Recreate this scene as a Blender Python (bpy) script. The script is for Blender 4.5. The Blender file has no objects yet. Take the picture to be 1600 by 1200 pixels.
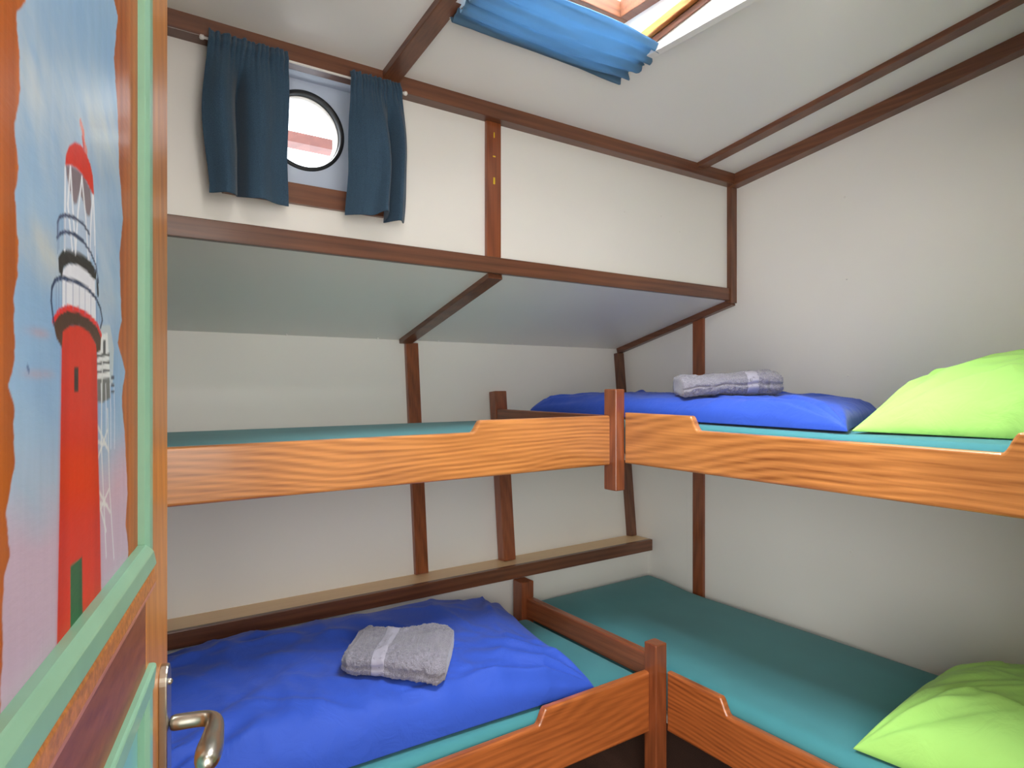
import bpy, bmesh, math, random
import numpy as np
from mathutils import Vector, Matrix, noise

random.seed(7)
C = bpy.context.scene.collection
SC = bpy.context.scene
E = 1.30                      # eye height above the cabin floor; z values below are given from eye level

# ------------------------------------------------------------------ camera
F_PX = 1014.0
YAW = math.radians(34.6)      # view direction is turned this far from +Y (hull) towards +X
cam = bpy.data.cameras.new('camera'); cam.sensor_width = 36; cam.lens = 36*F_PX/1600
cam.clip_start = 0.02
co = bpy.data.objects.new('camera', cam); C.objects.link(co)
co.location = (0, 0, E); co.rotation_euler = (math.radians(90), 0, -YAW)
SC.camera = co

# ------------------------------------------------------------------ world, exposure
SC.view_settings.view_transform = 'Standard'; SC.view_settings.look = 'None'
SC.view_settings.gamma = 1; SC.view_settings.use_curve_mapping = False
SC.view_settings.exposure = 0.16
w = bpy.data.worlds.new('overcast_sky'); SC.world = w; w.use_nodes = True
bg = w.node_tree.nodes['Background']; bg.inputs[0].default_value = (0.86, 0.93, 1.0, 1); bg.inputs[1].default_value = 6.0

def area(name, loc, sx, sy, power, col, rot=(0, 0, 0), spread=math.pi):
    l = bpy.data.lights.new(name, 'AREA'); l.shape = 'RECTANGLE'; l.size = sx; l.size_y = sy
    l.energy = power; l.color = col; l.spread = spread
    o = bpy.data.objects.new(name, l); C.objects.link(o); o.location = (loc[0], loc[1], loc[2]+E); o.rotation_euler = rot
    return o
area('skylight_daylight', (0.985, 1.00, 1.06), 0.52, 0.54, 56, (0.90, 0.96, 1.0))
area('porthole_daylight', (0.515, 2.28, 1.30), 0.34, 0.30, 30, (0.95, 0.98, 1.0), (math.radians(-42), 0, 0))
area('corridor_fill', (0.30, -0.80, 0.25), 0.9, 1.5, 16, (1.0, 0.97, 0.93), (math.radians(85), 0, 0))  # added unseen lamp behind the camera, fills the cabin through the doorway
area('corridor_end_fill', (-0.42, -0.50, -0.25), 0.5, 1.6, 34, (1.0, 0.98, 0.95), (math.radians(88), 0, math.radians(-56)))  # second added fill lamp, brightens the right wall and lower bunks
def point(name, loc, power, col, r=0.04):
    l = bpy.data.lights.new(name, 'POINT'); l.energy = power; l.color = col; l.shadow_soft_size = r
    o = bpy.data.objects.new(name, l); C.objects.link(o); o.location = (loc[0], loc[1], loc[2]+E); return o

# ------------------------------------------------------------------ materials
def srgb(r, g, b):
    f = lambda c: (c/255/12.92) if c/255 <= .04045 else ((c/255+.055)/1.055)**2.4
    return (f(r), f(g), f(b), 1)

class NT:
    def __init__(s, name):
        s.m = bpy.data.materials.new(name); s.m.use_nodes = True
        s.n = s.m.node_tree.nodes; s.l = s.m.node_tree.links
        s.p = s.n['Principled BSDF']; s.out = s.n['Material Output']
    def add(s, t, **kw):
        x = s.n.new(t)
        for k, v in kw.items():
            if hasattr(x, k): setattr(x, k, v)
            else: x.inputs[k].default_value = v
        return x
    def link(s, a, b): s.l.new(a, b)

def coords(t, scale, rot=(0, 0, 0)):
    tc = t.add('ShaderNodeTexCoord'); mp = t.add('ShaderNodeMapping')
    mp.inputs['Scale'].default_value = scale; mp.inputs['Rotation'].default_value = rot
    t.link(tc.outputs['Object'], mp.inputs['Vector']); return mp.outputs['Vector']

def ramp(t, src, stops):
    r = t.add('ShaderNodeValToRGB'); cr = r.color_ramp
    while len(cr.elements) < len(stops): cr.elements.new(0.5)
    for e, (p, c) in zip(cr.elements, stops): e.position = p; e.color = c
    t.link(src, r.inputs[0]); return r.outputs[0]

def mixc(t, a, b, fac, mode='MIX'):
    m = t.add('ShaderNodeMix'); m.data_type = 'RGBA'; m.blend_type = mode
    if isinstance(fac, (int, float)): m.inputs[0].default_value = fac
    else: t.link(fac, m.inputs[0])
    for i, x in ((6, a), (7, b)):
        if isinstance(x, tuple): m.inputs[i].default_value = x
        else: t.link(x, m.inputs[i])
    return m.outputs[2]

def wood(name, dark, light, axis='X', rough=0.3, fig=1.0, coat=0.3, tilt=0.0, fine=1.0, figscale=1.0, dist=16, along=.22):
    t = NT(name)
    st = {'X': (along, 1, 1), 'Y': (1, along, 1), 'Z': (1, 1, along)}[axis]
    rot = {'X': (0, tilt, 0), 'Y': (tilt, 0, 0), 'Z': (tilt, 0, 0)}[axis]
    v = coords(t, st, rot)
    wv = t.add('ShaderNodeTexWave'); wv.wave_type = 'BANDS'; wv.bands_direction = 'DIAGONAL' if axis == 'Z' else 'Z'
    wv.inputs['Scale'].default_value = 15*figscale; wv.inputs['Distortion'].default_value = dist; wv.inputs['Detail'].default_value = 2.0; wv.inputs['Detail Scale'].default_value = .16; wv.inputs['Detail Roughness'].default_value = .35
    t.link(v, wv.inputs['Vector'])
    nm = t.add('ShaderNodeTexNoise'); nm.inputs['Scale'].default_value = 9; nm.inputs['Detail'].default_value = 2; t.link(v, nm.inputs['Vector'])
    mr = t.add('ShaderNodeMath', operation='MULTIPLY'); t.link(wv.outputs['Fac'], mr.inputs[0]); t.link(nm.outputs['Fac'], mr.inputs[1])
    mq = t.add('ShaderNodeMath', operation='MULTIPLY'); mq.inputs[1].default_value = 1.9; t.link(mr.outputs[0], mq.inputs[0]); mr = mq
    fs = {'X': (6, 160, 160), 'Y': (160, 6, 160), 'Z': (160, 160, 6)}[axis]
    v2 = coords(t, tuple(a*fine for a in fs), rot)
    n2 = t.add('ShaderNodeTexNoise'); n2.inputs['Scale'].default_value = 1; n2.inputs['Detail'].default_value = 4; t.link(v2, n2.inputs['Vector'])
    n3 = t.add('ShaderNodeTexNoise'); n3.inputs['Scale'].default_value = 2.2; n3.inputs['Detail'].default_value = 2; t.link(coords(t, (1, 1, 1)), n3.inputs['Vector'])
    a = t.add('ShaderNodeMath', operation='MULTIPLY'); a.inputs[1].default_value = 0.42*fig; t.link(mr.outputs[0], a.inputs[0])
    b = t.add('ShaderNodeMath', operation='MULTIPLY_ADD'); b.inputs[1].default_value = 0.62; t.link(n2.outputs['Fac'], b.inputs[0]); t.link(a.outputs[0], b.inputs[2])
    c = t.add('ShaderNodeMath', operation='MULTIPLY_ADD'); c.inputs[1].default_value = 0.55; t.link(n3.outputs['Fac'], c.inputs[0]); t.link(b.outputs[0], c.inputs[2])
    mid = tuple((dark[i]*0.5+light[i]*0.5) for i in range(3))+(1,)
    col = ramp(t, c.outputs[0], [(0.30, dark), (0.58, mid), (0.95, light)])
    t.link(col, t.p.inputs['Base Color'])
    t.p.inputs['Roughness'].default_value = rough; t.p.inputs['Coat Weight'].default_value = coat; t.p.inputs['Coat Roughness'].default_value = 0.12
    bp = t.add('ShaderNodeBump'); bp.inputs['Strength'].default_value = 0.06; bp.inputs['Distance'].default_value = 0.002
    t.link(n2.outputs['Fac'], bp.inputs['Height']); t.link(bp.outputs[0], t.p.inputs['Normal'])
    return t.m

def plain(name, col, rough=0.5, metal=0.0, var=0.04, nscale=6, bump=0.0, bscale=200, coat=0.0, spec=0.5):
    t = NT(name)
    n = t.add('ShaderNodeTexNoise'); n.inputs['Scale'].default_value = nscale; n.inputs['Detail'].default_value = 4
    t.link(coords(t, (1, 1, 1)), n.inputs['Vector'])
    d = tuple(c*(1-var) for c in col[:3])+(1,); l = tuple(min(1, c*(1+var)) for c in col[:3])+(1,)
    t.link(ramp(t, n.outputs['Fac'], [(0.3, d), (0.7, l)]), t.p.inputs['Base Color'])
    t.p.inputs['Roughness'].default_value = rough; t.p.inputs['Metallic'].default_value = metal
    t.p.inputs['Coat Weight'].default_value = coat; t.p.inputs['Specular IOR Level'].default_value = spec
    if bump:
        n2 = t.add('ShaderNodeTexNoise'); n2.inputs['Scale'].default_value = bscale; n2.inputs['Detail'].default_value = 3
        t.link(coords(t, (1, 1, 1)), n2.inputs['Vector'])
        bp = t.add('ShaderNodeBump'); bp.inputs['Strength'].default_value = bump; bp.inputs['Distance'].default_value = 0.001
        t.link(n2.outputs['Fac'], bp.inputs['Height']); t.link(bp.outputs[0], t.p.inputs['Normal'])
    return t.m

def fabric(name, col, var=0.08, weave=0.25, wscale=900, rough=0.85, sheen=0.2, trans=0.0, wr=0.0, contrast=0.0, nscale=5):
    t = NT(name)
    n = t.add('ShaderNodeTexNoise'); n.inputs['Scale'].default_value = nscale; n.inputs['Detail'].default_value = 3
    t.link(coords(t, (1, 1, 1)), n.inputs['Vector'])
    d = tuple(c*(1-var) for c in col[:3])+(1,); l = tuple(min(1, c*(1+var)) for c in col[:3])+(1,)
    base = ramp(t, n.outputs['Fac'], [(0.3, d), (0.7, l)])
    n2 = t.add('ShaderNodeTexNoise'); n2.inputs['Scale'].default_value = wscale; n2.inputs['Detail'].default_value = 2
    t.link(coords(t, (1, 1, 1)), n2.inputs['Vector'])
    if contrast:
        base = mixc(t, base, ramp(t, n2.outputs['Fac'], [(0.35, (0.25, 0.25, 0.25, 1)), (0.65, (1, 1, 1, 1))]), contrast, 'MULTIPLY')
    t.link(base, t.p.inputs['Base Color'])
    t.p.inputs['Roughness'].default_value = rough; t.p.inputs['Sheen Weight'].default_value = sheen
    t.p.inputs['Specular IOR Level'].default_value = 0.25
    h = n2.outputs['Fac']
    bp = t.add('ShaderNodeBump'); bp.inputs['Strength'].default_value = weave; bp.inputs['Distance'].default_value = 0.001
    t.link(h, bp.inputs['Height']); nrm = bp.outputs[0]
    if wr:
        wn = t.add('ShaderNodeTexNoise'); wn.inputs['Scale'].default_value = 14; wn.inputs['Detail'].default_value = 5; wn.inputs['Distortion'].default_value = 1.2
        t.link(coords(t, (1, 1, 1)), wn.inputs['Vector'])
        b2 = t.add('ShaderNodeBump'); b2.inputs['Strength'].default_value = wr; b2.inputs['Distance'].default_value = 0.012
        t.link(wn.outputs['Fac'], b2.inputs['Height']); t.link(bp.outputs[0], b2.inputs['Normal']); nrm = b2.outputs[0]
    t.link(nrm, t.p.inputs['Normal'])
    if trans:
        tr = t.add('ShaderNodeBsdfTranslucent'); t.link(base, tr.inputs[0])
        mx = t.add('ShaderNodeMixShader'); mx.inputs[0].default_value = trans
        t.link(t.p.outputs[0], mx.inputs[1]); t.link(tr.outputs[0], mx.inputs[2]); t.link(mx.outputs[0], t.out.inputs[0])
    return t.m

def glass(name):
    t = NT(name)
    tr = t.add('ShaderNodeBsdfTransparent'); gl = t.add('ShaderNodeBsdfGlossy'); gl.inputs['Roughness'].default_value = 0.03
    fr = t.add('ShaderNodeFresnel'); mx = t.add('ShaderNodeMixShader')
    t.link(fr.outputs[0], mx.inputs[0]); t.link(tr.outputs[0], mx.inputs[1]); t.link(gl.outputs[0], mx.inputs[2])
    t.link(mx.outputs[0], t.out.inputs[0]); return t.m

def emit(name, col, s):
    t = NT(name); t.p.inputs['Base Color'].default_value = col
    t.p.inputs['Emission Color'].default_value = col; t.p.inputs['Emission Strength'].default_value = s; return t.m

M = {}
M['wall'] = plain('white_laminate', srgb(236, 233, 227), 0.42, var=0.012, nscale=2.5, bump=0.05, bscale=90)
M['ceil'] = plain('ceiling_laminate', srgb(236, 233, 227), 0.40, var=0.012, nscale=2.5, bump=0.03, bscale=60)
DK, DL = srgb(58, 28, 18), srgb(126, 78, 52)
for a in 'XYZ':
    M['trim'+a] = wood('mahogany_trim_'+a, DK, DL, a, 0.38, 0.45, 0.25)
    M['post'+a] = wood('mahogany_post_'+a, srgb(84, 36, 18), srgb(160, 88, 50), a, 0.32, 0.35, 0.35)
M['railX'] = wood('varnished_rail_X', srgb(112, 54, 22), srgb(212, 140, 76), 'X', 0.28, 0.60, 0.4, tilt=0.05, dist=50, along=.34, figscale=1.25)
M['railY'] = wood('varnished_rail_Y', srgb(112, 54, 22), srgb(212, 140, 76), 'Y', 0.28, 0.60, 0.4, tilt=0.10, dist=50, along=.34, figscale=1.25)
M['lowX'] = wood('low_rail_X', srgb(108, 50, 22), srgb(196, 110, 54), 'X', 0.28, 0.55, 0.4, tilt=0.04, dist=45, along=.35, figscale=1.25)
M['lowY'] = wood('low_rail_Y', srgb(108, 50, 22), srgb(196, 110, 54), 'Y', 0.28, 0.55, 0.4, tilt=0.08, dist=45, along=.35, figscale=1.25)
M['ledge'] = wood('pale_ledge_top', srgb(232, 192, 142), srgb(250, 218, 172), 'X', 0.45, 0.25, 0.1)
M['doorwood'] = wood('door_veneer', srgb(136, 76, 30), srgb(214, 142, 66), 'Z', 0.38, 0.3, 0.12, fine=0.8)
M['doorrail'] = wood('door_rail_wood', srgb(96, 46, 22), srgb(152, 88, 50), 'Y', 0.45, 0.4, 0.08)
M['bead'] = plain('worn_gilt_bead', srgb(178, 112, 50), 0.4, var=0.35, nscale=160, bump=0.3, bscale=300)
M['pinkhighlight'] = plain('painted_edge_highlight', srgb(178, 116, 96), 0.4, var=0.15, nscale=90)  # pinkish highlight below the bead, put into the colour
M['green'] = plain('mint_green_gloss_paint', srgb(128, 174, 146), 0.4, var=0.05, nscale=20, coat=0.1)
M['lowpanel'] = plain('pale_blue_panel_paint', srgb(120, 180, 178), 0.35, var=0.08)
M['steel'] = plain('brushed_steel', srgb(190, 184, 172), 0.28, 1.0, var=0.04, nscale=80)
M['black'] = plain('black_rubber_seal', srgb(26, 28, 30), 0.5)
M['portpanel'] = plain('pale_blue_painted_steel', srgb(205, 216, 232), 0.45, var=0.01)
M['white'] = plain('white_plastic', srgb(232, 228, 222), 0.35)
M['whitepaint'] = plain('white_hatch_paint', srgb(235, 233, 228), 0.4)
M['curtain'] = fabric('navy_teal_curtain_weave', srgb(62, 88, 110), 0.08, 0.5, 700, 0.9, 0.15, trans=0.08, contrast=0.45)
M['skycurtain'] = fabric('thin_blue_skylight_cloth', srgb(102, 136, 162), 0.08, 0.3, 900, 0.85, 0.1, trans=0.45)
M['sheet'] = fabric('teal_fitted_sheet', srgb(68, 138, 144), 0.07, 0.2, 900, 0.75, 0.15)
M['duvet'] = fabric('royal_blue_cotton', srgb(50, 86, 194), 0.06, 0.15, 1000, 0.6, 0.1, wr=0.35)
M['pillow'] = fabric('lime_green_cotton', srgb(172, 226, 116), 0.05, 0.15, 1000, 0.7, 0.1, wr=0.35)
M['towel'] = fabric('grey_terry', srgb(150, 146, 158), 0.08, 1.0, 420, 0.95, 0.4, contrast=0.55)
M['band'] = fabric('grey_woven_band', srgb(168, 164, 178), 0.04, 0.3, 1200, 0.8, 0.2)
M['floor'] = fabric('dark_brown_carpet', srgb(104, 66, 46), 0.15, 1.0, 300, 0.95, 0.1, contrast=0.5)
M['under'] = plain('bed_board', srgb(222, 214, 200), 0.6, var=0.03)
M['glass'] = glass('clear_glass')
M['lampdisc'] = emit('lamp_diffuser', (1, 0.95, 0.86, 1), 18)
M['rust'] = plain('reddish_brown_outside_paint', srgb(104, 56, 46), 0.6, var=0.3, nscale=9)
M['yellow'] = plain('yellow_paint_mark', srgb(226, 190, 40), 0.5)
M['hull'] = plain('outer_hull_paint', srgb(60, 66, 74), 0.6)

# ------------------------------------------------------------------ mesh helpers
def link_mesh(name, me, parent=None, base=None):
    """me in world coordinates (z from eye level); origin moved to the base centre (or the parent's origin)"""
    me.transform(Matrix.Translation((0, 0, E)))
    o = bpy.data.objects.new(name, me); C.objects.link(o)
    if parent is not None:
        loc = o_world(parent)
        me.transform(Matrix.Translation(-loc)); o.parent = parent
    else:
        co_ = np.empty(len(me.vertices)*3); me.vertices.foreach_get('co', co_); co_ = co_.reshape(-1, 3)
        lo, hi = co_.min(0), co_.max(0)
        b = Vector(((lo[0]+hi[0])/2, (lo[1]+hi[1])/2, lo[2]))
        me.transform(Matrix.Translation(-b)); o.location = b
    return o

def o_world(o):
    p = Vector(o.location)
    while o.parent: o = o.parent; p += Vector(o.location)
    return p

def obj(name, bm, mat, parent=None, smooth=False, recalc=True):
    if recalc: bmesh.ops.recalc_face_normals(bm, faces=bm.faces)
    me = bpy.data.meshes.new(name); bm.to_mesh(me); bm.free()
    for m in (mat if isinstance(mat, (list, tuple)) else [mat]): me.materials.append(m)
    if smooth:
        for p in me.polygons: p.use_smooth = True
    return link_mesh(name, me, parent)

def tag(o, label, cat, group=None, kind=None):
    o['label'] = label; o['category'] = cat
    if group: o['group'] = group
    if kind: o['kind'] = kind
    return o
def struct(o, label=None, cat=None):
    o['kind'] = 'structure'
    if label: o['label'] = label
    if cat: o['category'] = cat
    return o
def empty(name, loc):
    o = bpy.data.objects.new(name, None); C.objects.link(o); o.location = (loc[0], loc[1], loc[2]+E); o.empty_display_size = 0.05
    return o

def add_box(bm, x0, x1, y0, y1, z0, z1, bev=0.0, seg=2):
    tmp = bmesh.new()
    vs = [tmp.verts.new((x, y, z)) for x in (x0, x1) for y in (y0, y1) for z in (z0, z1)]
    for f in ((0, 1, 3, 2), (4, 6, 7, 5), (0, 4, 5, 1), (2, 3, 7, 6), (0, 2, 6, 4), (1, 5, 7, 3)): tmp.faces.new([vs[i] for i in f])
    bmesh.ops.recalc_face_normals(tmp, faces=tmp.faces)
    if bev: bmesh.ops.bevel(tmp, geom=list(tmp.edges), offset=bev, segments=seg, affect='EDGES', profile=0.6)
    merge(bm, tmp)
def merge(bm, tmp):
    me = bpy.data.meshes.new('t'); tmp.to_mesh(me); tmp.free(); bm.from_mesh(me); bpy.data.meshes.remove(me)

def add_prism(bm, pts, fn, t0, t1, bev=0.0, seg=2):
    """pts: outline (a,b); fn(a,b,t) -> xyz; extruded from t0 to t1"""
    tmp = bmesh.new()
    A = [tmp.verts.new(fn(a, b, t0)) for a, b in pts]; B = [tmp.verts.new(fn(a, b, t1)) for a, b in pts]
    fa = tmp.faces.new(A); fb = tmp.faces.new(B[::-1]); n = len(pts)
    rim = list(fa.edges)+list(fb.edges)
    for i in range(n): tmp.faces.new([A[i], B[i], B[(i+1) % n], A[(i+1) % n]])
    bmesh.ops.recalc_face_normals(tmp, faces=tmp.faces)
    if bev: bmesh.ops.bevel(tmp, geom=rim, offset=bev, segments=seg, affect='EDGES', profile=0.5)
    merge(bm, tmp)

def add_beam(bm, p0, p1, w, h, up=(0, 0, 1), bev=0.002):
    """rectangular bar from p0 to p1 (centre line); w across, h along 'up'"""
    p0, p1 = Vector(p0), Vector(p1); d = (p1-p0).normalized(); up = Vector(up); s = d.cross(up).normalized(); u = s.cross(d)
    tmp = bmesh.new(); vs = []
    for p in (p0, p1):
        for a, b in ((-1, -1), (1, -1), (1, 1), (-1, 1)): vs.append(tmp.verts.new(p+s*a*w/2+u*b*h/2))
    for f in ((0, 1, 2, 3), (7, 6, 5, 4), (0, 4, 5, 1), (1, 5, 6, 2), (2, 6, 7, 3), (3, 7, 4, 0)): tmp.faces.new([vs[i] for i in f])
    bmesh.ops.recalc_face_normals(tmp, faces=tmp.faces)
    if bev: bmesh.ops.bevel(tmp, geom=list(tmp.edges), offset=bev, segments=2, affect='EDGES', profile=0.6)
    merge(bm, tmp)

def add_tube(bm, pts, radii, n=20, cap=True, squash=None):
    pts = [Vector(p) for p in pts]; rings = []
    ref = None
    for i, p in enumerate(pts):
        d = (pts[min(i+1, len(pts)-1)]-pts[max(i-1, 0)]).normalized()
        if ref is None: ref = d.orthogonal().normalized()
        ref = (ref-d*ref.dot(d)).normalized(); s = d.cross(ref)
        r = radii[i] if isinstance(radii, (list, tuple)) else radii
        rings.append([bm.verts.new(p+(ref*math.cos(2*math.pi*k/n)+s*math.sin(2*math.pi*k/n))*r) for k in range(n)])
    for a, b in zip(rings, rings[1:]):
        for k in range(n): bm.faces.new((a[k], a[(k+1) % n], b[(k+1) % n], b[k]))
    if cap: bm.faces.new(rings[0][::-1]); bm.faces.new(rings[-1])

def fbm(x, y, z, o=4):
    v = 0; a = 1; s = 0
    for _ in range(o):
        v += a*noise.noise((x, y, z)); s += a; a *= .5; x *= 2.03; y *= 2.03; z *= 2.03
    return v/s
def sm(a, b, x):
    t = min(1, max(0, (x-a)/(b-a))); return t*t*(3-2*t)

# ------------------------------------------------------------------ room shell
XR, XL = 2.18, -0.56                    # right wall, left wall
YB, YS, YL, YLF = 1.62, 2.257, 2.17, 2.05   # box front, back of soffit, foot of sloping lining, ledge front
ZB, ZS, ZL = 0.33, 0.165, -0.70
YN = 0.09                               # near wall (inner face)
def zc(y): return 0.815+0.15*(1.58-y)   # cambered deckhead
SKX0, SKX1, SKY0, SKY1 = 0.735, 1.235, 0.74, 1.275

bm = bmesh.new(); add_box(bm, XL-.1, XR+.1, -1.3, 2.4, -E-.05, -E); struct(obj('floor', bm, M['floor']))
# ceiling: four slabs round the skylight opening
bm = bmesh.new()
def slab(bm, x0, x1, y0, y1, th=.03):
    vs = []
    for x in (x0, x1):
        for y in (y0, y1):
            for dz in (0, th): vs.append(bm.verts.new((x, y, zc(y)+dz)))
    for f in ((0, 1, 3, 2), (4, 6, 7, 5), (0, 4, 5, 1), (2, 3, 7, 6), (0, 2, 6, 4), (1, 5, 7, 3)): bm.faces.new([vs[i] for i in f])
slab(bm, XL-.05, SKX0, -0.02, 1.7); slab(bm, SKX1, XR+.05, -0.02, 1.7)
slab(bm, SKX0, SKX1, SKY1, 1.7); slab(bm, SKX0, SKX1, -0.02, SKY0)
struct(obj('ceiling', bm, M['ceil']))
wr = None
bm = bmesh.new(); add_box(bm, XR, XR+.04, -.02, 2.33, -E, 1.25); wr = struct(obj('wall_right', bm, M['wall']))
bm = bmesh.new(); add_box(bm, XL-.04, XL, -.02, 2.33, -E, 1.25); struct(obj('wall_left', bm, M['wall']))
bm = bmesh.new()
DX0, DX1, DTOP = -0.13, 0.66, 0.72
add_box(bm, XL-.04, DX0, YN-.07, YN, -E, 1.25); add_box(bm, DX1, XR+.04, YN-.07, YN, -E, 1.25); add_box(bm, DX0, DX1, YN-.07, YN, DTOP, 1.25)
struct(obj('wall_front', bm, M['wall']))
# corridor behind the doorway
bm = bmesh.new(); add_box(bm, XL-.1, XR+.1, -1.3, -1.26, -E, 1.3); add_box(bm, XL-.1, XL-.06, -1.26, YN-.07, -E, 1.3); add_box(bm, XR+.06, XR+.1, -1.26, YN-.07, -E, 1.3)
struct(obj('wall_corridor', bm, M['wall']))
bm = bmesh.new(); add_box(bm, XL-.1, XR+.1, -1.3, -.02, 1.08, 1.12); struct(obj('ceiling_corridor', bm, M['ceil']))

# hull side lining: upper face with window opening, soffit, sloping lining, low panel
OX0, OX1, OZ0, OZ1 = 0.30, 0.735, 0.49, 0.79
bm = bmesh.new()
add_box(bm, XL-.04, OX0, YB, YB+.012, ZB, 0.86); add_box(bm, OX1, XR+.02, YB, YB+.012, ZB, 0.86)
add_box(bm, OX0, OX1, YB, YB+.012, ZB, OZ0); add_box(bm, OX0, OX1, YB, YB+.012, OZ1, 0.86)
wh = struct(obj('wall_hull_upper', bm, M['wall']))
def xprism(bm, pts, x0=XL-.04, x1=XR+.02): add_prism(bm, pts, lambda a, b, t: (t, a, b), x0, x1)
bm = bmesh.new(); xprism(bm, [(YB, ZB+.001), (YS+.03, ZS-.007), (YS+.03, ZS+.013), (YB, ZB+.02)]); ws = struct(obj('wall_hull_soffit', bm, M['wall']))
bm = bmesh.new(); xprism(bm, [(YS, ZS+.01), (YL, ZL), (YL+.02, ZL), (YS+.02, ZS+.01)]); wm = struct(obj('wall_hull_sloping', bm, M['wall']))
bm = bmesh.new(); xprism(bm, [(YLF+.014, ZL-.03), (YLF+.014, -E), (YLF+.034, -E), (YLF+.034, ZL-.03)]); struct(obj('wall_hull_lower', bm, M['wall']))
# outer hull plating behind the lining (keeps the void dark)
bm = bmesh.new(); add_box(bm, XL-.1, XR+.1, 2.33, 2.37, -E, 0.5); xprism(bm, [(2.37, .5), (2.33, .5), (1.97, .52), (1.97, .54)])
struct(obj('wall_hull_outer', bm, M['hull']))

# screw caps, on the linings
def cap_at(parent, p, n, r=0.0035):
    bm = bmesh.new(); bmesh.ops.create_uvsphere(bm, u_segments=10, v_segments=6, radius=r)
    for v in bm.verts: v.co = Vector(p)+v.co
    return obj('screw_cap', bm, M['white'], parent, True)
for px, py in ((1320, 308), (1323, 436), (1325, 587), (1330, 862)):
    u, v = (px-800)/F_PX, (600-py)/F_PX; D = XR/(u*math.cos(YAW)+math.sin(YAW))
    cap_at(wr, (XR, D*(-u*math.sin(YAW)+math.cos(YAW)), v*D), None)
for px, py in ((976, 331), (1033, 338), (1062, 362)):
    u, v = (px-800)/F_PX, (600-py)/F_PX; D = YB/(-u*math.sin(YAW)+math.cos(YAW))
    cap_at(wh, (D*(u*math.cos(YAW)+math.sin(YAW)), YB, v*D), None, .002)
for x in (0.0, .25, .62, .95, 1.2, 1.55, 1.85): cap_at(ws, (x, YS-.012, ZS+.003), None, .004)

# ------------------------------------------------------------------ trim
tn = [0]
def trim(bm, mat, label=None):
    tn[0] += 1; o = struct(obj('trim_%d' % tn[0], bm, mat), label, 'trim'); return o
bm = bmesh.new(); add_beam(bm, (XL, 1.60, .795), (XR, 1.60, .795), .042, .044); trim(bm, M['trimX'], 'long mahogany beam where porthole wall meets the ceiling')
bm = bmesh.new(); add_beam(bm, (XR-.022, YN, zc(YN)-.022), (XR-.022, 1.60, zc(1.60)-.022), .044, .044); trim(bm, M['trimY'], 'mahogany beam along the top of the right wall')
bm = bmesh.new(); add_beam(bm, (.705, YN, zc(YN)-.008), (.705, 1.585, zc(1.585)-.008), .048, .022); trim(bm, M['trimY'], 'ceiling batten left of the skylight')
bm = bmesh.new(); add_beam(bm, (1.94, YN, zc(YN)-.007), (1.94, 1.585, zc(1.585)-.007), .045, .018); trim(bm, M['trimY'], 'ceiling batten right of the skylight')
bm = bmesh.new(); add_box(bm, XL, XR-.035, YB-.014, YB+.006, ZB-.002, ZB+.045, .002); trim(bm, M['trimX'], 'long mahogany board along the lower edge of the overhang')
bm = bmesh.new(); add_box(bm, 1.02, 1.07, YB-.012, YB+.004, ZB+.045, .775, .002); tb = trim(bm, M['postZ'], 'upright batten right of the porthole with yellow paint marks')
for z, s, wd in ((.735, .008, .003), (.672, .002, .009), (.60, .010, .006)):
    bm = bmesh.new(); add_box(bm, 1.045-wd/2, 1.045+wd/2, YB-.0135, YB-.011, z-s, z+s, .0006); obj('paint_mark', bm, M['yellow'], tb)
bm = bmesh.new(); add_box(bm, XR-.036, XR, YB-.02, YB+.01, ZB-.012, .775, .002); trim(bm, M['trimZ'], 'upright corner batten between overhang and right wall')
sl = (ZS-ZB)/(YS-YB)
bm = bmesh.new(); add_beam(bm, (1.06, YB+.005, ZB-.006), (1.06, YS-.01, ZS-.004), .05, .02); trim(bm, M['trimY'], 'sloping batten under the overhang, middle')
bm = bmesh.new(); add_beam(bm, (XR-.014, YB-.01, ZB-.008), (XR-.014, YS-.01, ZS-.008), .028, .026); trim(bm, M['trimY'], 'sloping batten under the overhang at the right wall')
def hy(z): return YS+(YL-YS)*(ZS-z)/(ZS-ZL)
bm = bmesh.new(); add_beam(bm, (1.085, hy(ZS-.01)-.006, ZS-.01), (1.085, hy(ZL)-.006, ZL), .052, .02, (0, 1, 0)); trim(bm, M['postZ'], 'upright batten on the sloping hull lining')
bm = bmesh.new(); add_beam(bm, (XR-.02, hy(ZS-.02)-.012, ZS-.02), (XR-.02, hy(ZL)-.012, ZL), .04, .03, (0, 1, 0)); trim(bm, M['trimZ'], 'upright batten where the hull lining meets the right wall')
bm = bmesh.new(); add_box(bm, XR-.014, XR+.002, 1.755, 1.808, -E, .285, .002); trim(bm, M['postZ'], 'upright batten on the right wall behind the bunks')
bm = bmesh.new(); add_box(bm, XR-.003, XR+.002, 1.812, 1.85, -E, .28, .001); trim(bm, M['wall'], 'thin white cover strip beside the right wall batten')

# ledge
lg = empty('wall_ledge', (0.8, 2.11, ZL-.045)); tag(lg, 'long narrow wooden ledge running along the hull above the lower bunk', 'ledge')
bm = bmesh.new(); add_box(bm, XL, XR-.002, YLF+.012, YL+.02, ZL-.02, ZL, .001); obj('ledge_top', bm, M['ledge'], lg)
bm = bmesh.new(); add_box(bm, XL, XR-.002, YLF-.006, YLF+.014, ZL-.048, ZL+.001, .002); obj('ledge_front', bm, M['trimX'], lg)

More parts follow.
